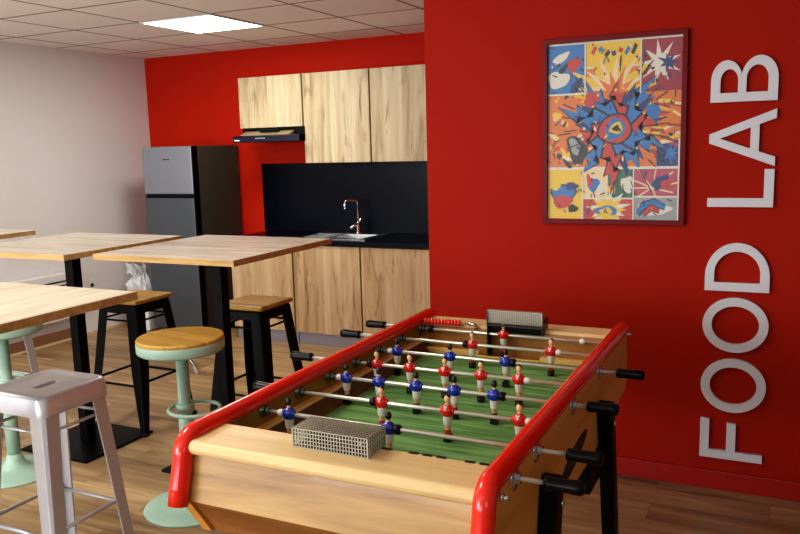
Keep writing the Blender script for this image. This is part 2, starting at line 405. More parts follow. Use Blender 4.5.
g.add(vs,[(i*n+j,i*n+(j+1)%n,(i+1)*n+(j+1)%n,(i+1)*n+j) for i in range(len(rings)-1) for j in range(n)],0,False)
bg = g.build('plastic_bag', M['film'], loc=(-5.075,5.28,0)); tag(bg, 'crumpled translucent white plastic bag bunched on the narrow bin beside the fridge', 'plastic bag')

# radiator and socket on the left wall
rd = thing('radiator', 'low white electric radiator on the white wall with two dark slots', 'radiator', (XL,3.3,.20))
MB().box(.012,.09,0,1.42,0,.39).build('casing', M['white'], rd, bevel=.01)
MB().box(.089,.0925,.05,1.40,.318,.330).box(.089,.0925,.05,1.40,.285,.296).build('grille_slots', M['grilledark'], rd)
so = thing('wall_socket', 'small white socket low on the white wall behind the high tables', 'socket', (XL,4.95,.43))
MB().box(0,.011,-.04,.04,-.04,.04).build('faceplate', M['white'], so, bevel=.004)
MB().cyl((.010,0,-.005),(.013,0,-.005),.018,20).build('socket_well', M['grilledark'], so)

# ------------------------------------------------------------------ high tables
def make_table(label, loc, topmat):
    t = thing('high_table', label, 'table', loc, 0, 'square pale oak high tables')
    MB().box(-.4,.4,-.4,.4,1.072,1.0985).build('tabletop', [topmat], t, bevel=.0012)
    g = MB()
    for (a,b_,c,d) in ((-.4015,-.4002,-.4015,.4015),(.4002,.4015,-.4015,.4015),(-.4002,.4002,-.4015,-.4002),(-.4002,.4002,.4002,.4015)): g.box(a,b_,c,d,1.0715,1.098)
    g.build('edge_band', M['table_edge'], t)
    MB().box(-.029,.029,-.029,.029,.012,1.066).build('column', M['black'], t, bevel=.003)
    MB().box(-.19,.19,-.19,.19,1.062,1.0715).build('mounting_plate', M['black'], t)
    MB().box(-.24,.24,-.24,.24,0,.012).build('base_plate', M['black'], t, bevel=.003)
    return t
make_table('square pale oak high table in the centre, in front of the fridge and cabinets', (-2.462,3.04,0), M['table_x'])
make_table('square pale oak high table standing in the middle left, behind the nearest one', (-3.374,2.97,0), M['table_x'])
make_table('nearest square pale oak high table, at the left edge beside the metal stool', (-2.325,1.545,0), M['table_y'])
make_table('farthest left square oak high table, only its corner showing by the white wall', (-4.56,3.00,0), M['table_x'])

# ------------------------------------------------------------------ four-legged stools
def make_tolix(label, loc, rz, m, wooden, group, zs=.75):
    t = thing('bar_stool', label, 'stool', loc, rz, group)
    hs, hf = (.140,.213) if wooden else (.137,.190)     # half spacing of the leg corners, top and foot
    zt = zs-.02
    if wooden:
        MB().box(-.150,.150,-.150,.150,zs-.026,zs).build('seat', M['seat_wood'], t, bevel=.012, seg=3)
        zt = zs-.027
    def rsq(h, r, z, n=6):
        o = []
        for cx,cy,a0 in ((1,1,0),(-1,1,PI/2),(-1,-1,PI),(1,-1,3*PI/2)):
            for k in range(n+1):
                a = a0+PI/2*k/n; o.append((cx*(h-r)+r*math.cos(a), cy*(h-r)+r*math.sin(a), z))
        return o
    if wooden: rings = [rsq(.146,.03,zt-.05),rsq(.143,.03,zt-.01),rsq(.137,.03,zt)]
    else:      rings = [rsq(.151,.035,zt-.050),rsq(.148,.035,zt+.008),rsq(.142,.035,zt+.019),rsq(.132,.03,zt+.020),rsq(.116,.03,zt+.015),rsq(.09,.03,zt+.013)]
    n = len(rings[0]); vs = [p for r in rings for p in r]
    fs = [(i*n+j,i*n+(j+1)%n,(i+1)*n+(j+1)%n,(i+1)*n+j) for i in range(len(rings)-1) for j in range(n)]
    g = MB()
    if wooden:
        fs.append(tuple(range((len(rings)-1)*n,len(rings)*n))); g.add(vs,fs,0,False)
        g.build('seat_pan', m, t)
    else:
        g.add(vs,fs,0,True)
        inner = rings[-1]; slot = []
        for (x,y,z) in inner:
            a = math.atan2(y,x); ca,sa = math.cos(a),math.sin(a)
            slot.append((.019*math.copysign(abs(ca)**.45,ca), .056*math.copysign(abs(sa)**.8,sa), z-.001))
        g.add(list(inner)+slot,[(j,(j+1)%n,n+(j+1)%n,n+j) for j in range(n)],0,False)
        low = [(x,y,z-.014) for x,y,z in slot]
        g.add(slot+low,[(j,(j+1)%n,n+(j+1)%n,n+j) for j in range(n)],0,False)
        g.build('seat', m, t)
    for sx in (-1,1):
        for sy in (-1,1):
            g = MB(); k = 9; ring = []
            for i in range(k):
                f = i/(k-1); z = (zt-.010)*(1-f)+.012*f
                h = hs+(hf-hs)*f
                w = (.072-.006*f-.034*max(0,(f-.45)/.55)**1.3) if wooden else (.068-.022*f)
                th = .014; c = .012*(1-f)+.007*f
                X = lambda a,b2: (sx*a, sy*b2, z)
                ring.append([X(h-w,h),X(h-c,h),X(h,h-c),X(h,h-w),X(h-th*.5,h-w),X(h-th,h-th),X(h-w,h-th*.5)])
            vs = [p for r in ring for p in r]; q = 7
            fs = [(i*q+j,i*q+(j+1)%q,(i+1)*q+(j+1)%q,(i+1)*q+j) for i in range(k-1) for j in range(q)]
            fs += [tuple(range(q)), tuple(range((k-1)*q,k*q))]
            g.add(vs,fs); lg = g.build('leg', m, t, bevel=.002)
            f = MB(); f.box(sx*(hf-.015)-.018,sx*(hf-.015)+.018,sy*(hf-.015)-.018,sy*(hf-.015)+.018,0,.02)
            f.build('rubber_foot', M['blackrub'], lg, bevel=.004)
    def at(z): return hs+(hf-hs)*(1-z/zt)-.014
    for z,r in ((.27,.0075),(.63,.006)):
        h = at(z)
        e = .02 if z < .5 else 0
        for a,b_ in [((-h,-h,z),(h,-h,z)),((-h,h,z),(h,h,z)),((-h,-h,z+e),(-h,h,z+e)),((h,-h,z+e),(h,h,z+e))]: MB().cyl(a,b_,r,8).build('crossbar', m, t)
    return t
make_tolix('nearest stool, bare silver sheet metal with a slotted seat, bottom left', (-2.325,1.885,0), 0, M['silver'], False, 'bare silver metal bar stools', .76)
make_tolix('far silver metal stool at the left edge, mostly hidden by the nearest high table', (-4.09,2.98,0), 0, M['silver'], False, 'bare silver metal bar stools')
make_tolix('black metal stool with wooden seat in front of the fridge, left of the round stool', (-3.33,3.345,0), 0, M['black'], True, 'black metal bar stools with wooden seats')
make_tolix('black metal stool with wooden seat in front of the oak base cupboards', (-2.55,3.43,0), 0, M['black'], True, 'black metal bar stools with wooden seats')

# ------------------------------------------------------------------ round mint stools
def make_round(label, loc, rz=0):
    t = thing('round_stool', label, 'stool', loc, rz, 'mint green round pedestal stools')
    MB().lathe([(.0,.752),(.179,.752),(.184,.758),(.184,.768),(.180,.774),(.0,.774)],48,smooth=False).build('seat', M['seat_wood'], t)
    MB().lathe([(.0,.710),(.176,.710),(.185,.718),(.185,.757),(.0,.757)],48).build('seat_rim', M['mint'], t, bevel=.002)
    MB().lathe([(.032,.045),(.032,.40),(.031,.402),(.027,.405),(.027,.711)],28).build('pole', M['mint'], t)
    MB().lathe([(.0,0),(.203,0),(.206,.006),(.201,.012),(.15,.019),(.09,.030),(.055,.045),(.040,.07),(.0345,.10),(.0,.10)],56).build('base', M['mint'], t)
    pts = [(.062+.112*math.cos(a), .105*math.sin(a), .46) for a in [2*PI*k/36 for k in range(36)]]
    MB().tube(pts,.0085,10,closed=True).cyl((0,0,.44),(0,0,.477),.040,24).build('footrest', M['mint'], t)
    MB().tube([(.02,0,.70),(.06,-.01,.690),(.100,-.015,.655)],[.005,.005,.005],8).build('lever', M['chrome'], t)
    MB().tube([(.092,-.013,.660),(.120,-.018,.630)],[.008,.009],8).build('lever_grip', M['bumpwhite'], t)
    return t
make_round('mint green round pedestal stool with wooden seat left of the football table', (-2.305,2.56,0), -.15)
make_round('mint green round pedestal stool mostly hidden under the nearest high table', (-3.385,2.52,0), 2.8)

# ------------------------------------------------------------------ foosball table
YA, YB, RZ = 1.425, 2.965, .832
XI0, XI1 = -1.29, -.535                     # inner faces of the side panels
ft = thing('foosball_table', 'oak table football table with red tubular edges and green pitch', 'foosball table', (-.91,2.195,0))
OX, OY = .91, -2.195
def L_(p): return (p[0]+OX, p[1]+OY, p[2])
def fb(mb, name, m, parent=None, **k):
    mb.v = [L_(v) for v in mb.v]
    return mb.build(name, m, parent or ft, **k)
prof = [(YA+.03,.862),(YA-.005,.705),(YA+.075,.585),(2.40,.580),(2.93,.632),(YB-.012,.66),(YB-.012,.862)]
fb(MB().prism(prof,XI0-.03,XI0,'x'),'side_panel',M['oakside'],bevel=.002)
fb(MB().prism(prof,XI1,XI1+.03,'x'),'side_panel',M['oakside'],bevel=.002)
# darker inner linings, shade put into their colour
# red tubes
def rail(x):
    R = .05; r = .025; zc = .861
    pts = [(x,YA-.026,.698),(x,YA-.016,.74)]
    y0 = YA+.003
    # arc from going up to going back
    cy, cz = y0+R, zc-R
    for k in range(0,11):
        a = PI-(PI/2)*k/10; pts.append((x, cy+R*math.cos(a), cz+R*math.sin(a)))
    y1 = YB-.004
    R2 = .03; cy2, cz2 = y1-R2, zc-R2
    for k in range(0,9):
        a = PI/2-(PI/2)*k/8; pts.append((x, cy2+R2*math.cos(a), cz2+R2*math.sin(a)))
    pts.append((x, y1+.001, .77))
    return fb(MB().tube(pts,r,20),'edge_rail',M['red_gloss'])
rail(XI0-.014); rail(XI1+.013)
# front shelf with bullnose
def shelf(y0, y1, nose, name='end_shelf'):
    z1, z0 = .855, .818; pl = []
    if nose < 0:
        for k in range(0,9):
            a = PI/2+PI*k/8; pl.append((y0+.018+.0185*math.cos(a), (z0+z1)/2+.0185*math.sin(a)))
        pl += [(y1,z0),(y1,z1)]
    else:
        for k in range(0,9):
            a = PI/2-PI*k/8; pl.append((y1-.018+.0185*math.cos(a), (z0+z1)/2+.0185*math.sin(a)))
        pl += [(y0,z0),(y0,z1)]
    return fb(MB().prism(pl,XI0,XI1,'x'),name,M['beech'],bevel=.001,angle=60)
shelf(YA,1.566,-1)
sh = shelf(2.835,YB-.006,1)
# front fascia, lower fascia and rear equivalents
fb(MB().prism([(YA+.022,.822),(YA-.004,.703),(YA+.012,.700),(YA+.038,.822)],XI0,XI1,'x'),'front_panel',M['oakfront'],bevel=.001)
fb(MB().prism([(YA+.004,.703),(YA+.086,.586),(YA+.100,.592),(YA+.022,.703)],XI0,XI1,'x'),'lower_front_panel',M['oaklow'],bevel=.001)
fb(MB().box(XI0,XI1,YB-.035,YB-.018,.62,.82),'rear_panel',M['oakfront'])
fb(MB().box(XI0,XI1,YA+.088,2.92,.60,.618),'bottom_board',M['oakside'])
# pitch
fb(MB().box(XI0+.03,XI1-.03,1.60,2.80,.735,.7465),'pitch',M['turf'])
g = MB()
def arc(cx,cy,r,a0,a1,w=.006,z=.7469,n=40):
    vs=[];fs=[]
    for k in range(n+1):
        a=a0+(a1-a0)*k/n; vs += [(cx+(r-w/2)*math.cos(a),cy+(r-w/2)*math.sin(a),z),(cx+(r+w/2)*math.cos(a),cy+(r+w/2)*math.sin(a),z)]
    for k in range(n): fs.append((2*k,2*k+1,2*k+3,2*k+2))
    g.add(vs,fs)
# inner sloped margins and ledges along both sides
for sgn,x in ((1,XI0),(-1,XI1)):
    s_ = lambda d: x+sgn*d
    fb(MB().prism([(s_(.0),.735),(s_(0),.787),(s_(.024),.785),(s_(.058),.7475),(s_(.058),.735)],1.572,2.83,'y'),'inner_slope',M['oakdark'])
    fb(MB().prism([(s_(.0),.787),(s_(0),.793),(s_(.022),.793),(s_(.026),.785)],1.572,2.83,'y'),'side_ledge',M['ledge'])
    fb(MB().box(min(s_(0),s_(.0015)),max(s_(0),s_(.0015)),1.57,2.83,.793,.845),'inner_shade_lining',M['oakinner'])  # thin darker sheet that paints the shade on the inner wall
# end walls and ledges
fb(MB().box(XI0,XI1,1.535,1.555,.62,.817),'end_wall',M['oakinner'])
fb(MB().box(XI0,-1.002,2.822,2.835,.735,.842),'end_wall',M['beechdark'])
fb(MB().box(-.785,XI1,2.822,2.835,.735,.842),'end_wall',M['beechdark'])
fb(MB().box(XI0+.03,-1.03,2.775,2.80,.7466,.765).box(-.79,XI1-.03,2.775,2.80,.7466,.765).box(-1.03,-.79,2.77,2.785,.7466,.7525),'goal_line_lip',M['ledge'],bevel=.002)
fb(MB().box(-1.0,-.788,2.845,2.86,.70,.838),'goal_back',M['beechdark'])
# small black clips along the near shelf edge and a white dot
for k in (0,1,3,4,5,7,8): fb(MB().box(-.856+k*.0345,-.833+k*.0345,1.5605,1.568,.850,.8575),'edge_clip',M['blackrub'])
fb(MB().ellip((-.877,1.562,.857),.0055,.0055,.0055),'white_peg',M['bumpwhite'])

# perforated goal cages
def cage(y0,y1,z0,z1,x0=-1.03,x1=-.80,down=None,faceback=False):
    g = MB(); t=.0011; nx,nz,ny = 25,5,8
    W=x1-x0
    def gridface(kind,c):
        if kind=='y':
            for i in range(nx+1):
                x=x0+W*i/nx; g.box(x-.0013,x+.0013,c-t,c+t,z0,z1)
            for i in range(nz+1):
                z=z0+(z1-z0)*i/nz; g.box(x0,x1,c-t*.9,c+t*.9,z-.0012,z+.0012)
        if kind=='z':
            for i in range(nx+1):
                x=x0+W*i/nx; g.box(x-.0013,x+.0013,y0,y1,c-t,c+t)
            for i in range(ny+1):
                y=y0+(y1-y0)*i/ny; g.box(x0,x1,y-.0013,y+.0013,c-t*.9,c+t*.9)
        if kind=='x':
            for i in range(ny+1):
                y=y0+(y1-y0)*i/ny; g.box(c-t,c+t,y-.0013,y+.0013,z0,z1)
            for i in range(nz+1):
                z=z0+(z1-z0)*i/nz; g.box(c-t*.9,c+t*.9,y0,y1,z-.0012,z+.0012)
    gridface('y',y0); gridface('y',y1); gridface('z',z1); gridface('x',x0); gridface('x',x1)
    for (xa,ya) in ((x0,y0),(x1,y0),(x0,y1),(x1,y1)): g.box(xa-.002,xa+.002,ya-.002,ya+.002,z0,z1)
    return fb(g,'goal_cage',M['perf'],merge=False)
cage(1.497,1.582,.856,.901,-1.024,-.824)
fb(MB().box(-1.022,-.83,1.5,1.566,.8555,.858),'cage_shade_floor',M['blackrub'])  # black sheet painting the shade inside the near cage
fb(MB().box(-1.022,-.83,1.5625,1.5675,.858,.895),'cage_shade_back',M['grilledark'])  # dark plate added so the cage interior looks shaded
cage(2.80,2.818,.880,.926,-.998,-.788)
fb(MB().box(-.79,-.785,2.80,2.875,.84,.90),'goal_side',M['darksteel'])
fb(MB().box(-1.002,-.998,2.795,2.85,.747,.925),'goal_side',M['darksteel'])
fb(MB().box(-.997,-.79,2.815,2.872,.838,.872),'goal_bar',M['blackplastic'],bevel=.002)
fb(MB().box(-.997,-.79,2.797,2.80,.866,.874),'goal_lip',M['darksteel'])

# score counters on the end shelves
sc = fb(MB().tube([(-1.28,2.818,.861),(-1.075,2.818,.861)],.0028,8).tube([(-1.085,2.818,.861),(-1.062,2.818,.862),(-1.056,2.820,.857),(-1.055,2.824,.842)],.0065,10),'score_wire',M['chrome'])
for k in range(11):
    o = MB().ellip((0,0,0),.0078,.0130,.0130,n=12,m=6).build('score_bead',M['redbead'],sc)
    o.location = L_((-1.265+k*.0142,2.818,.861))
# players
def player_mesh(shirt, red):
    g = MB(); S,W,K,D = 0,1,2,3
    # origin at the rod centre; faces -y when red
    fy = -1 if red else 1
    g.ellip((0,0,0),.0195,.0165,.0200,S,16,10)                      # torso
    g.ellip((-.0165,0,.001),.0065,.0085,.012,S,10,7); g.ellip((.0165,0,.001),.0065,.0085,.012,S,10,7)
    g.tube([(0,0,.016),(0,0,.026)],[.006,.005],10,K)
    g.ellip((0,0,.0345),.0088,.0094,.0115,K if red else D,14,9)     # head
    if red: g.ellip((0,.0022,.0385),.0090,.0090,.0092,D,12,7); g.prism([(-.006,.018),(.006,.018),(0,.006)],-.0160,-.0135,'y',W)
    else: g.ellip((0,.0040,.0325),.0075,.0070,.0085,K,12,7)
    g.tube([(0,0,-.013),(0,0,-.024),(0,0,-.038)],[.0135,.0125,.0110],14,W)   # shorts
    g.tube([(0,0,-.036),(0,0,-.052),(0,0,-.066)],[.0085,.0080,.0078],12,K)
    g.tube([(0,0,-.052),(0,0,-.070)],[.0088,.0086],12,S if red else D)
    g.box(-.0095,.0095,-.012,.012,-.0845,-.066,D)
    g.ellip((0,fy*.010,-.077),.0095,.008,.0078,D,10,6)
    return g
redp = player_mesh(None,True); blup = player_mesh(None,False)
RM = [M['shirtred'],M['shorts'],M['skin'],M['hair']]; BM = [M['shirtblue'],M['shorts'],M['skin'],M['hair']]
protos = {}
def add_player(rod, x, red):
    key = red
    if key not in protos:
        protos[key] = (redp if red else blup).build('player', RM if red else BM, rod, merge=False); o = protos[key]
        # red-shirted / blue-shirted
    else: o = link_part('player', protos[key], rod)
    o.location = (x,0,0); o['label'] = 'red-shirted player' if red else 'blue-shirted player'
    return o
hb = {}
def handle(rod, side, x):       # black grip
    if 'h' not in hb:
        o = MB().lathe([(.0,0),(.0135,0),(.0152,.003),(.0152,.012),(.0142,.02),(.0150,.050),(.0162,.068),(.0162,.078),(.0125,.084),(.0,.084)],20,axis='x').build('handle',M['blackplastic'],rod); hb['h']=o
    else: o = link_part('handle',hb['h'],rod)
    o.location = (x,0,0)
    if side < 0: o.rotation_euler = (0,0,PI)
def small(rod, key, x, side=1):
    if key not in hb:
        if key=='bushing_out': mb,mt,nm = MB().lathe([(.0,0),(.0290,0),(.0290,.003),(.024,.005),(.0125,.007),(.0115,.016),(.0,.016)],20,axis='x'),M['chrome'],'bushing'
        if key=='bushing_in': mb,mt,nm = MB().lathe([(.0,0),(.0225,0),(.0225,.003),(.0105,.005),(.0105,.012),(.0140,.014),(.0140,.018),(.008,.024),(.0,.024)],18,axis='x'),M['bushsteel'],'bushing'
        if key=='bumper_w': mb,mt,nm = MB().lathe([(.0,0),(.009,0),(.0105,.003),(.0105,.014),(.007,.020),(.0,.020)],14,axis='x'),M['bumpwhite'],'bumper'
        if key=='bumper_b': mb,mt,nm = MB().lathe([(.0,0),(.012,0),(.0135,.003),(.0135,.014),(.010,.018),(.0,.018)],14,axis='x'),M['blackrub'],'bumper'
        o = mb.build(nm,mt,rod); hb[key]=o
    else: o = link_part(hb[key].name.split('.')[0],hb[key],rod)
    o.location = (x,0,0)
    if side < 0: o.rotation_euler = (0,0,PI)
cx = -.91
def rod(y, xs, red, hx, left_end, right_end):
    m0 = MB().tube([(left_end-cx,0,0),(right_end-cx,0,0)],.0056,12).build('rod',M['steelrod'],ft)
    m0.location = L_((cx,y,RZ)); m0.location[2] = RZ
    for x in xs: add_player(m0, x-cx, red)
    handle(m0, -1 if red else 1, hx-cx)
    small(m0,'bushing_out', (XI0-.030 if red else XI1+.030)-cx, -1 if red else 1)
    if xs:
        small(m0,'bushing_in', XI0+.001-cx, 1); small(m0,'bushing_in', XI1-.001-cx, -1)
        a,b_ = min(xs),max(xs)
        if len(xs)==1: a,b_ = -1.215,-.665
        if red: small(m0,'bumper_b',a-.017-cx,-1); small(m0,'bumper_w',b_+.017-cx,1)
        else:   small(m0,'bumper_w',a-.017-cx,-1); small(m0,'bumper_b',b_+.017-cx,1)
    return m0
rod(1.573, [], False, -.436, XI0-.028, -.43)
rod(1.745, [-1.203,-.896], False, -.431, XI0-.028, -.425)
rod(1.925, [-1.009,-.806,-.602], True, -1.365, -1.37, XI1+.028)
rod(2.100, [-1.223,-1.107,-.980,-.856,-.732], False, -.463, XI0-.028, -.455)
rod(2.275, [-1.205,-1.083,-.959,-.836,-.712], True, -1.460, -1.47, XI1+.028)
rod(2.450, [-1.215,-1.012,-.812], False, -.449, XI0-.028, -.44)
rod(2.630, [-.999,-.707], True, -1.463, -1.47, XI1+.028)
rod(2.810, [-.940], True, -1.445, -1.45, XI1+.028)
# bolts
fb(MB().cyl((XI1+.03,1.478,.828),(XI1+.038,1.478,.828),.009,8).cyl((XI1+.03,1.478,.828),(XI1+.050,1.478,.828),.006,12),'bolt',M['chrome'])
fb(MB().cyl((XI1+.03,2.93,.842),(XI1+.038,2.93,.842),.008,8).cyl((XI1+.03,2.93,.842),(XI1+.048,2.93,.842),.005,12),'bolt',M['chrome'])
# thin dark lens-shaped plate on the right flank
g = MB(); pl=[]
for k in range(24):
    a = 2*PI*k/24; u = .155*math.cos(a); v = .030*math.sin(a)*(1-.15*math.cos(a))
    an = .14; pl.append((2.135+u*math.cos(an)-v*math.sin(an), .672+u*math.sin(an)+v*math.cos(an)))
g.prism(pl,XI1+.0301,XI1+.0312,'x'); fb(g,'dark_lens',M['grilledark'])
# legs and under-frame
def leg(x, y0, y1, ztop):
    g = MB(); w=.033; r=.033
    pl = []
    # rounded top, side profile in y-z
    for k in range(9):
        a = PI*k/8; pl.append((y0+r*math.cos(a), ztop-r+r*math.sin(a)))
    pl += [(y1-w*.9,.0),(y1+w*.9,.0)]
    g.prism(pl, x-.0225, x+.0225,'x'); o = fb(g,'leg',M['black'],bevel=.004)
    b2 = MB().cyl((x+.0225,y0,ztop-.07),(x+.030,y0,ztop-.07),.008,10); 
    b2.v = [L_(v) for v in b2.v]; b2.build('bolt',M['chrome'],o)
for x in (XI1+.030+.0235, XI0-.030-.0235):
    leg(x, 2.455, 2.60, .735); leg(x, 1.80, 1.66, .752)
fb(MB().box(XI0-.02,XI1+.045,2.27,2.49,.495,.574),'under_frame',M['black'],bevel=.004)

# ------------------------------------------------------------------ framed comic print
pf = thing('framed_print', 'framed collage of bright comic panels in a dark red frame on the red wall', 'picture', (-.698,YP,1.593))
PW,PH = .622,.828
g = MB(); fw=.022
g.box(-PW/2,PW/2,-.024,0,-PH/2,-PH/2+fw).box(-PW/2,PW/2,-.024,0,PH/2-fw,PH/2).box(-PW/2,-PW/2+fw,-.024,0,-PH/2+fw,PH/2-fw).box(PW/2-fw,PW/2,-.024,0,-PH/2+fw,PH/2-fw)
g.build('frame', M['frame'], pf, bevel=.002)
pal = {'white':(214,208,190),'yellow':(224,184,30),'blue':(34,112,176),'navy':(24,48,112),'red':(190,44,30),'orange':(214,112,28),'crimson':(150,22,46),'green':(34,104,66),'pink':(178,62,84),'black':(16,16,22),'cream':(226,200,150),'brown':(150,66,28),'grey':(150,152,150)}
pk = list(pal); PM = [mat('print_'+k,pal[k],.5) for k in pk]
iw,ih = PW-2*fw, PH-2*fw
g = MB(); layer = [0]
def PP(pts, c):
    layer[0] += 1; y = -.006-.00001*layer[0]
    vs = [(-iw/2+iw*min(1,max(0,s)), y, -ih/2+ih*min(1,max(0,t))) for s,t in pts]
    bm_n = len(vs); cxx = sum(v[0] for v in vs)/bm_n; czz = sum(v[2] for v in vs)/bm_n
    g.add(vs+[(cxx,y,czz)], [(i,(i+1)%bm_n,bm_n) for i in range(bm_n)], pk.index(c))
def rect(a,b_,c,d,col): PP([(a,c),(b_,c),(b_,d),(a,d)],col)
def star(cx_,cy_,r,r2,n,col,ph=0,asp=1.3):
    pts=[]
    for k in range(2*n):
        rr = r*(random.uniform(.8,1.15)) if k%2==0 else r2
        a = ph+PI*k/n; pts.append((cx_+rr*math.cos(a)*1.0, cy_+rr*math.sin(a)/asp))
    PP(pts,col)
def blob(cx_,cy_,rx,ry,col,ang=0,n=20,w=.12):
    pts=[]
    for k in range(n):
        a=2*PI*k/n; q=1+w*math.sin(3*a+cx_*9)+w*.6*math.sin(5*a+cy_*7)
        u,v = rx*q*math.cos(a), ry*q*math.sin(a)
        pts.append((cx_+u*math.cos(ang)-v*math.sin(ang), cy_+(u*math.sin(ang)+v*math.cos(ang))/1.3))
    PP(pts,col)
def band(pts, w, col, edge=True):
    for ww,cc in ((w+.014,'black'),(w,col)) if edge else ((w,col),):
        l=[];r=[]
        for i,(x,y) in enumerate(pts):
            x0,y0 = pts[max(0,i-1)]; x1,y1 = pts[min(len(pts)-1,i+1)]
            d = math.hypot(x1-x0,y1-y0); nx,ny = -(y1-y0)/d,(x1-x0)/d
            k = ww*(.55+.45*math.sin(PI*(i+.4)/(len(pts)-.2)))
            l.append((x+nx*k/2,y+ny*k/2)); r.append((x-nx*k/2,y-ny*k/2))
        for i in range(len(pts)-1): PP([l[i],l[i+1],r[i+1],r[i]],cc)
rect(0,1,0,1,'white')
rect(0,.285,.72,.99,'blue'); rect(.295,.70,.86,.99,'yellow'); rect(.71,1,.70,.99,'crimson')
rect(0,1,.30,.71,'orange'); rect(.295,.70,.60,.85,'orange'); rect(.71,1,.36,.69,'orange')
rect(0,.27,0,.285,'yellow'); rect(.28,.46,.125,.285,'cream'); rect(.47,.66,.125,.285,'green'); rect(.67,1,.135,.285,'pink')
rect(.28,.66,0,.115,'red'); rect(.67,1,0,.125,'grey'); rect(.83,1,.30,.44,'navy')
star(.50,.70,.42,.16,13,'yellow',.2); star(.50,.72,.30,.10,12,'cream',.4); star(.52,.70,.20,.08,11,'orange',.1)
star(.84,.86,.15,.06,9,'white',.3); star(.90,.86,.08,.03,7,'navy'); blob(.08,.80,.09,.06,'white'); blob(.10,.92,.07,.03,'white',.5)
blob(.20,.88,.06,.045,'red',.6); blob(.12,.86,.05,.02,'black',.8); blob(.22,.76,.07,.03,'navy',.9)
for i in range(7): band([(.34+.05*i,.93+.02*math.sin(i*2)),(.37+.05*i,.95+.02*math.cos(i))],.03,['red','blue','black','navy'][i%4],False)
for i in range(46):
    x,y = random.uniform(0,.30),random.uniform(.32,.66); blob(x,y,random.uniform(.012,.05),random.uniform(.01,.03),random.choice(['yellow','red','brown','orange','cream','black']),random.uniform(0,3))
for i in range(22):
    x,y = random.uniform(.74,1),random.uniform(.42,.69); band([(x,y),(x+.10,y+.03*random.uniform(-1,1))],.018,random.choice(['brown','yellow','cream','red']),False)
star(.93,.37,.07,.03,8,'blue'); 
for i in range(9): band([(.80,.18),(.80+.2*math.cos(i*.7),.21+.09*math.sin(i*.7))],.010,'cream',False)
blob(.86,.21,.07,.04,'navy',.7); blob(.90,.20,.04,.03,'red',.3)
blob(.36,.20,.05,.05,'blue',.9); blob(.33,.22,.02,.05,'red',.3); blob(.42,.17,.03,.05,'white'); blob(.62,.20,.05,.06,'white'); blob(.50,.17,.03,.04,'yellow')
star(.47,.06,.17,.08,11,'white',.2); star(.47,.055,.13,.07,10,'yellow'); blob(.46,.05,.09,.035,'blue'); blob(.46,.045,.05,.028,'yellow')
blob(.82,.06,.12,.045,'white'); band([(.70,.03),(.74,.08),(.82,.10),(.90,.07)],.035,'blue'); band([(.74,.03),(.80,.07),(.86,.05)],.03,'red')
blob(.12,.14,.10,.085,'black',.2); blob(.12,.14,.09,.075,'blue',.2); blob(.12,.10,.075,.05,'red',.1); blob(.06,.19,.04,.03,'yellow'); blob(.20,.06,.04,.03,'black'); blob(.19,.19,.05,.03,'navy')
# abstract central composition: jagged bolts and rings round a burst
star(.52,.52,.34,.19,13,'navy',.15); star(.52,.52,.25,.12,11,'cream',.4)
def bolt_(cx_,cy_,L,w_,ang,col):
    base = [(0,-.5),(.35,-.62),(.30,-.2),(.68,-.42),(.62,-.05),(1,0),(.55,.42),(.60,.12),(.24,.52),(.30,.18),(0,.5)]
    for q,c_ in ((1.22,'black'),(1,col)):
        pts=[]
        for u,v in base:
            u2 = .5+(u-.5)*(1+.05*(q-1)*5); v2=v*q
            x=u2*L; y=v2*w_; pts.append((cx_+x*math.cos(ang)-y*math.sin(ang), cy_+(x*math.sin(ang)+y*math.cos(ang))/1.3))
        PP(pts,c_)
for k in range(10):
    an = 2*PI*k/10+.25; bolt_(.52+.07*math.cos(an),.51+.06*math.sin(an),.34+.07*math.sin(k*2.1),.13,an,['red','blue','red','blue','blue'][k%5])
blob(.52,.51,.135,.115,'black',.2,w=.05); blob(.52,.51,.12,.10,'red',.2,w=.05); blob(.52,.51,.085,.07,'blue',.9,w=.08); blob(.53,.515,.05,.042,'yellow',.3); blob(.53,.515,.025,.022,'black',.3)
blob(.23,.40,.07,.11,'black',.4); blob(.21,.42,.035,.07,'grey',.4); blob(.80,.60,.05,.06,'blue',.4); blob(.34,.68,.06,.05,'red',.4)
for i in range(60):
    x,y = random.uniform(.02,.97),random.uniform(.30,.97); blob(x,y,random.uniform(.006,.018),random.uniform(.004,.012),random.choice(['black','black','white','navy','yellow']),random.uniform(0,3))
for i in range(90):
    x,y = random.uniform(.02,.97),random.uniform(.02,.98); an = random.uniform(0,PI); L0 = random.uniform(.015,.05); band([(x,y),(x+L0*math.cos(an),y+L0*math.sin(an))],.008,random.choice(['black','black','navy']),False)
for i in range(26):
    an = random.uniform(0,2*PI); r0 = random.uniform(.28,.36); band([(.52+r0*math.cos(an),.52+r0*math.sin(an)/1.1),(.52+(r0+.1)*math.cos(an),.52+(r0+.1)*math.sin(an)/1.1)],.008,'black',False)
for a,b_,c,d in ((.284,.296,.71,1),(.70,.71,.70,1),(0,.285,.71,.72),(0,.27,.285,.293),(.275,.283,0,.285),(.66,.67,0,.285),(.28,.66,.115,.125),(.67,1,.125,.135),(.67,1,.285,.295),(.985,1,0,.45)): rect(a,b_,c,d,'white')
g.build('print', PM, pf, merge=False)
gm = mat('picture_glass',(255,255,255),.06); gb = gm.node_tree.nodes['Principled BSDF']; gb.inputs['Alpha'].default_value = .03; M['glass'] = gm
MB().box(-iw/2,iw/2,-.016,-.0145,-ih/2,ih/2).build('glass', gm, pf)

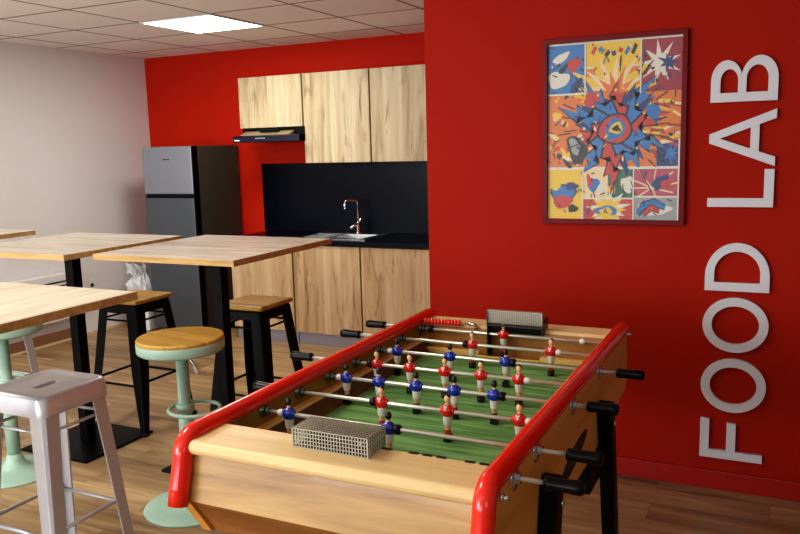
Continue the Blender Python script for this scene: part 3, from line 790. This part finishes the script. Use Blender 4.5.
# ------------------------------------------------------------------ letters FOOD LAB, reading upwards
def letter(ch, z0, z1, splines, x_base=-.043, hh=.254):
    """splines: lists of (u,v) 0..1 loops; u runs up the wall, v runs to the left"""
    cu = bpy.data.curves.new('letter_curve','CURVE'); cu.dimensions = '2D'; cu.fill_mode = 'BOTH'; cu.extrude = .009; cu.bevel_depth = 0
    w = z1-z0
    for sp in splines:
        s_ = cu.splines.new('POLY'); s_.points.add(len(sp)-1); s_.use_cyclic_u = True
        for p,(u,v) in zip(s_.points, sp): p.co = (u*w, v*hh, 0, 1)
    tmp = bpy.data.objects.new('letter_curve', cu); C.objects.link(tmp)
    bpy.context.view_layer.update()
    dg = bpy.context.evaluated_depsgraph_get(); me = bpy.data.meshes.new_from_object(tmp.evaluated_get(dg))
    bpy.data.objects.remove(tmp); me.materials.clear(); me.materials.append(M['letter'])
    # local (u,v,n) -> world: u=+z, v=-x, n=-y
    me.transform(Matrix(((0,-1,0,0),(0,0,-1,0),(1,0,0,0),(0,0,0,1))))
    o = bpy.data.objects.new('letter_'+ch, me); C.objects.link(o); o.location = (x_base+.003, YP-.0095-.002, z0-.006)
    return o
def ring(w, cx_, cz_, t, half=False):
    pass
def ell(cu_, cv_, ru, rv, n=56): return [(cu_+ru*math.cos(2*PI*k/n), cv_+rv*math.sin(2*PI*k/n)) for k in range(n)]
T = .037; hh = .254
LG = 'white letters of the wall sign'
def u_(d,w): return d/w
v_ = T/hh
w = .177; o = letter('f',.155,.332,[[(0,0),(T/w,0),(T/w,.50-v_/2),(.93,.50-v_/2),(.93,.50+v_/2),(T/w,.50+v_/2),(T/w,1-v_),(1,1-v_),(1,1),(0,1)]])
tag(o,'white letter F turned on its side, lowest on the right red wall','letter',LG)
w = .240
for z0,lb in ((.371,'white letter O directly above the letter F on the red wall'),(.640,'white letter O directly below the letter D on the red wall')):
    o = letter('o',z0,z0+w,[ell(.5,.5,.5,.515),ell(.5,.5,.5-T/w,.515-v_)[::-1]]); tag(o,lb,'letter',LG)
w = .208
def dshape(du,u0,u1,v0,v1,n=28):
    # straight back at u0, bulging to u1
    fl = u0+(u1-u0)*.30; pts=[(u0,v0),(fl,v0)]
    for k in range(1,n): 
        a=-PI/2+PI*k/n; pts.append((fl+(u1-fl)*math.cos(a),(v0+v1)/2+(v1-v0)/2*math.sin(a)))
    return pts+[(fl,v1),(u0,v1)]
o = letter('d',.908,1.116,[dshape(0,0,1,0,1),dshape(0,T/w,1-T/w,v_,1-v_)[::-1]]); tag(o,'white letter D turned on its side, top letter of FOOD','letter',LG)
w = .157; o = letter('l',1.268,1.425,[[(0,0),(1,0),(1,v_),(T/w,v_),(T/w,1),(0,1)]]); tag(o,'white letter L turned on its side, bottom letter of LAB','letter',LG)
w = .232
o = letter('a',1.437,1.669,[[(0,0),(.165,0),(.262,.245),(.738,.245),(.835,0),(1,0),(.58,1),(.42,1)],[(.315,.375),(.5,.835),(.685,.375)][::-1]]); tag(o,'white pointed letter A turned on its side between L and B','letter',LG)
w = .182
def bump(u0,u1,v0,v1,n=20):
    fl = u0+(u1-u0)*.50; pts=[(u0,v0),(fl,v0)]
    for k in range(1,n):
        a=-PI/2+PI*k/n; pts.append((fl+(u1-fl)*math.cos(a),(v0+v1)/2+(v1-v0)/2*math.sin(a)))
    return pts+[(fl,v1),(u0,v1)]
outer = [(0,0)]+bump(0,1,0,.545)[1:-2]+[(.60,.53),(.60,.53)]+bump(0,.93,.525,1)[2:-1]+[(0,1)]
o = letter('b',1.702,1.884,[outer,bump(T/w,1-T/w,v_,.545-v_*.55)[::-1],bump(T/w,.93-T/w,.525+v_*.45,1-v_)[::-1]]); tag(o,'white letter B turned on its side, topmost on the red wall','letter',LG)

# ------------------------------------------------------------------ lights
def area(loc, rot, sx, sy, power, col=(1,1,1)):
    l = bpy.data.lights.new('area','AREA'); l.shape='RECTANGLE'; l.size=sx; l.size_y=sy; l.energy=power; l.color=col
    o = bpy.data.objects.new('area_light',l); C.objects.link(o); o.location=loc; o.rotation_euler=rot; return o
# two added fills, then window daylight from behind the camera on the left
area((-1.6,-1.9,1.1),(math.radians(132),0,math.radians(6)),2.2,1.2,45,(.90,.93,1))  # upward fill added to brighten the ceiling
area((1.3,-.9,1.7),(math.radians(72),0,math.radians(32)),.9,.7,5,(1,.96,.9))  # weak warm fill added for the table's right side
area((-4.0,-2.4,1.5),(math.radians(94),0,math.radians(-8)),2.6,1.6,150,(.90,.97,1))
for (x,y,p) in ((GX,GY,20),(GX+1.3,GY-3.0,14),(GX-1.2,GY-3.0,15)):
    area((x,y,CZ-.012),(0,0,0),.55,.55,p,(1,.97,.88))
w = bpy.data.worlds.new('room_ambient'); scene.world = w; w.use_nodes = True
w.node_tree.nodes['Background'].inputs['Color'].default_value = (.93,.95,1,1); w.node_tree.nodes['Background'].inputs['Strength'].default_value = .2

# ------------------------------------------------------------------ camera
yaw,pitch,roll,f = 4.53757060e-01,1.51671886e-01,-2.71956185e-02,791.49
F_ = Vector((-math.sin(yaw)*math.cos(pitch), math.cos(yaw)*math.cos(pitch), -math.sin(pitch)))
R_ = Vector((math.cos(yaw), math.sin(yaw), 0)); U_ = R_.cross(F_)
R2 = R_*math.cos(roll)+U_*math.sin(roll); U2 = -R_*math.sin(roll)+U_*math.cos(roll)
cam = bpy.data.cameras.new('camera'); co = bpy.data.objects.new('camera',cam); C.objects.link(co)
co.matrix_world = Matrix(((R2.x,U2.x,-F_.x,0),(R2.y,U2.y,-F_.y,0),(R2.z,U2.z,-F_.z,H),(0,0,0,1)))
cam.sensor_width = 36; cam.lens = f/800*36; cam.clip_start = .02
scene.camera = co
scene.view_settings.view_transform = 'Standard'
scene.view_settings.look = 'Medium High Contrast'
scene.view_settings.exposure = .02
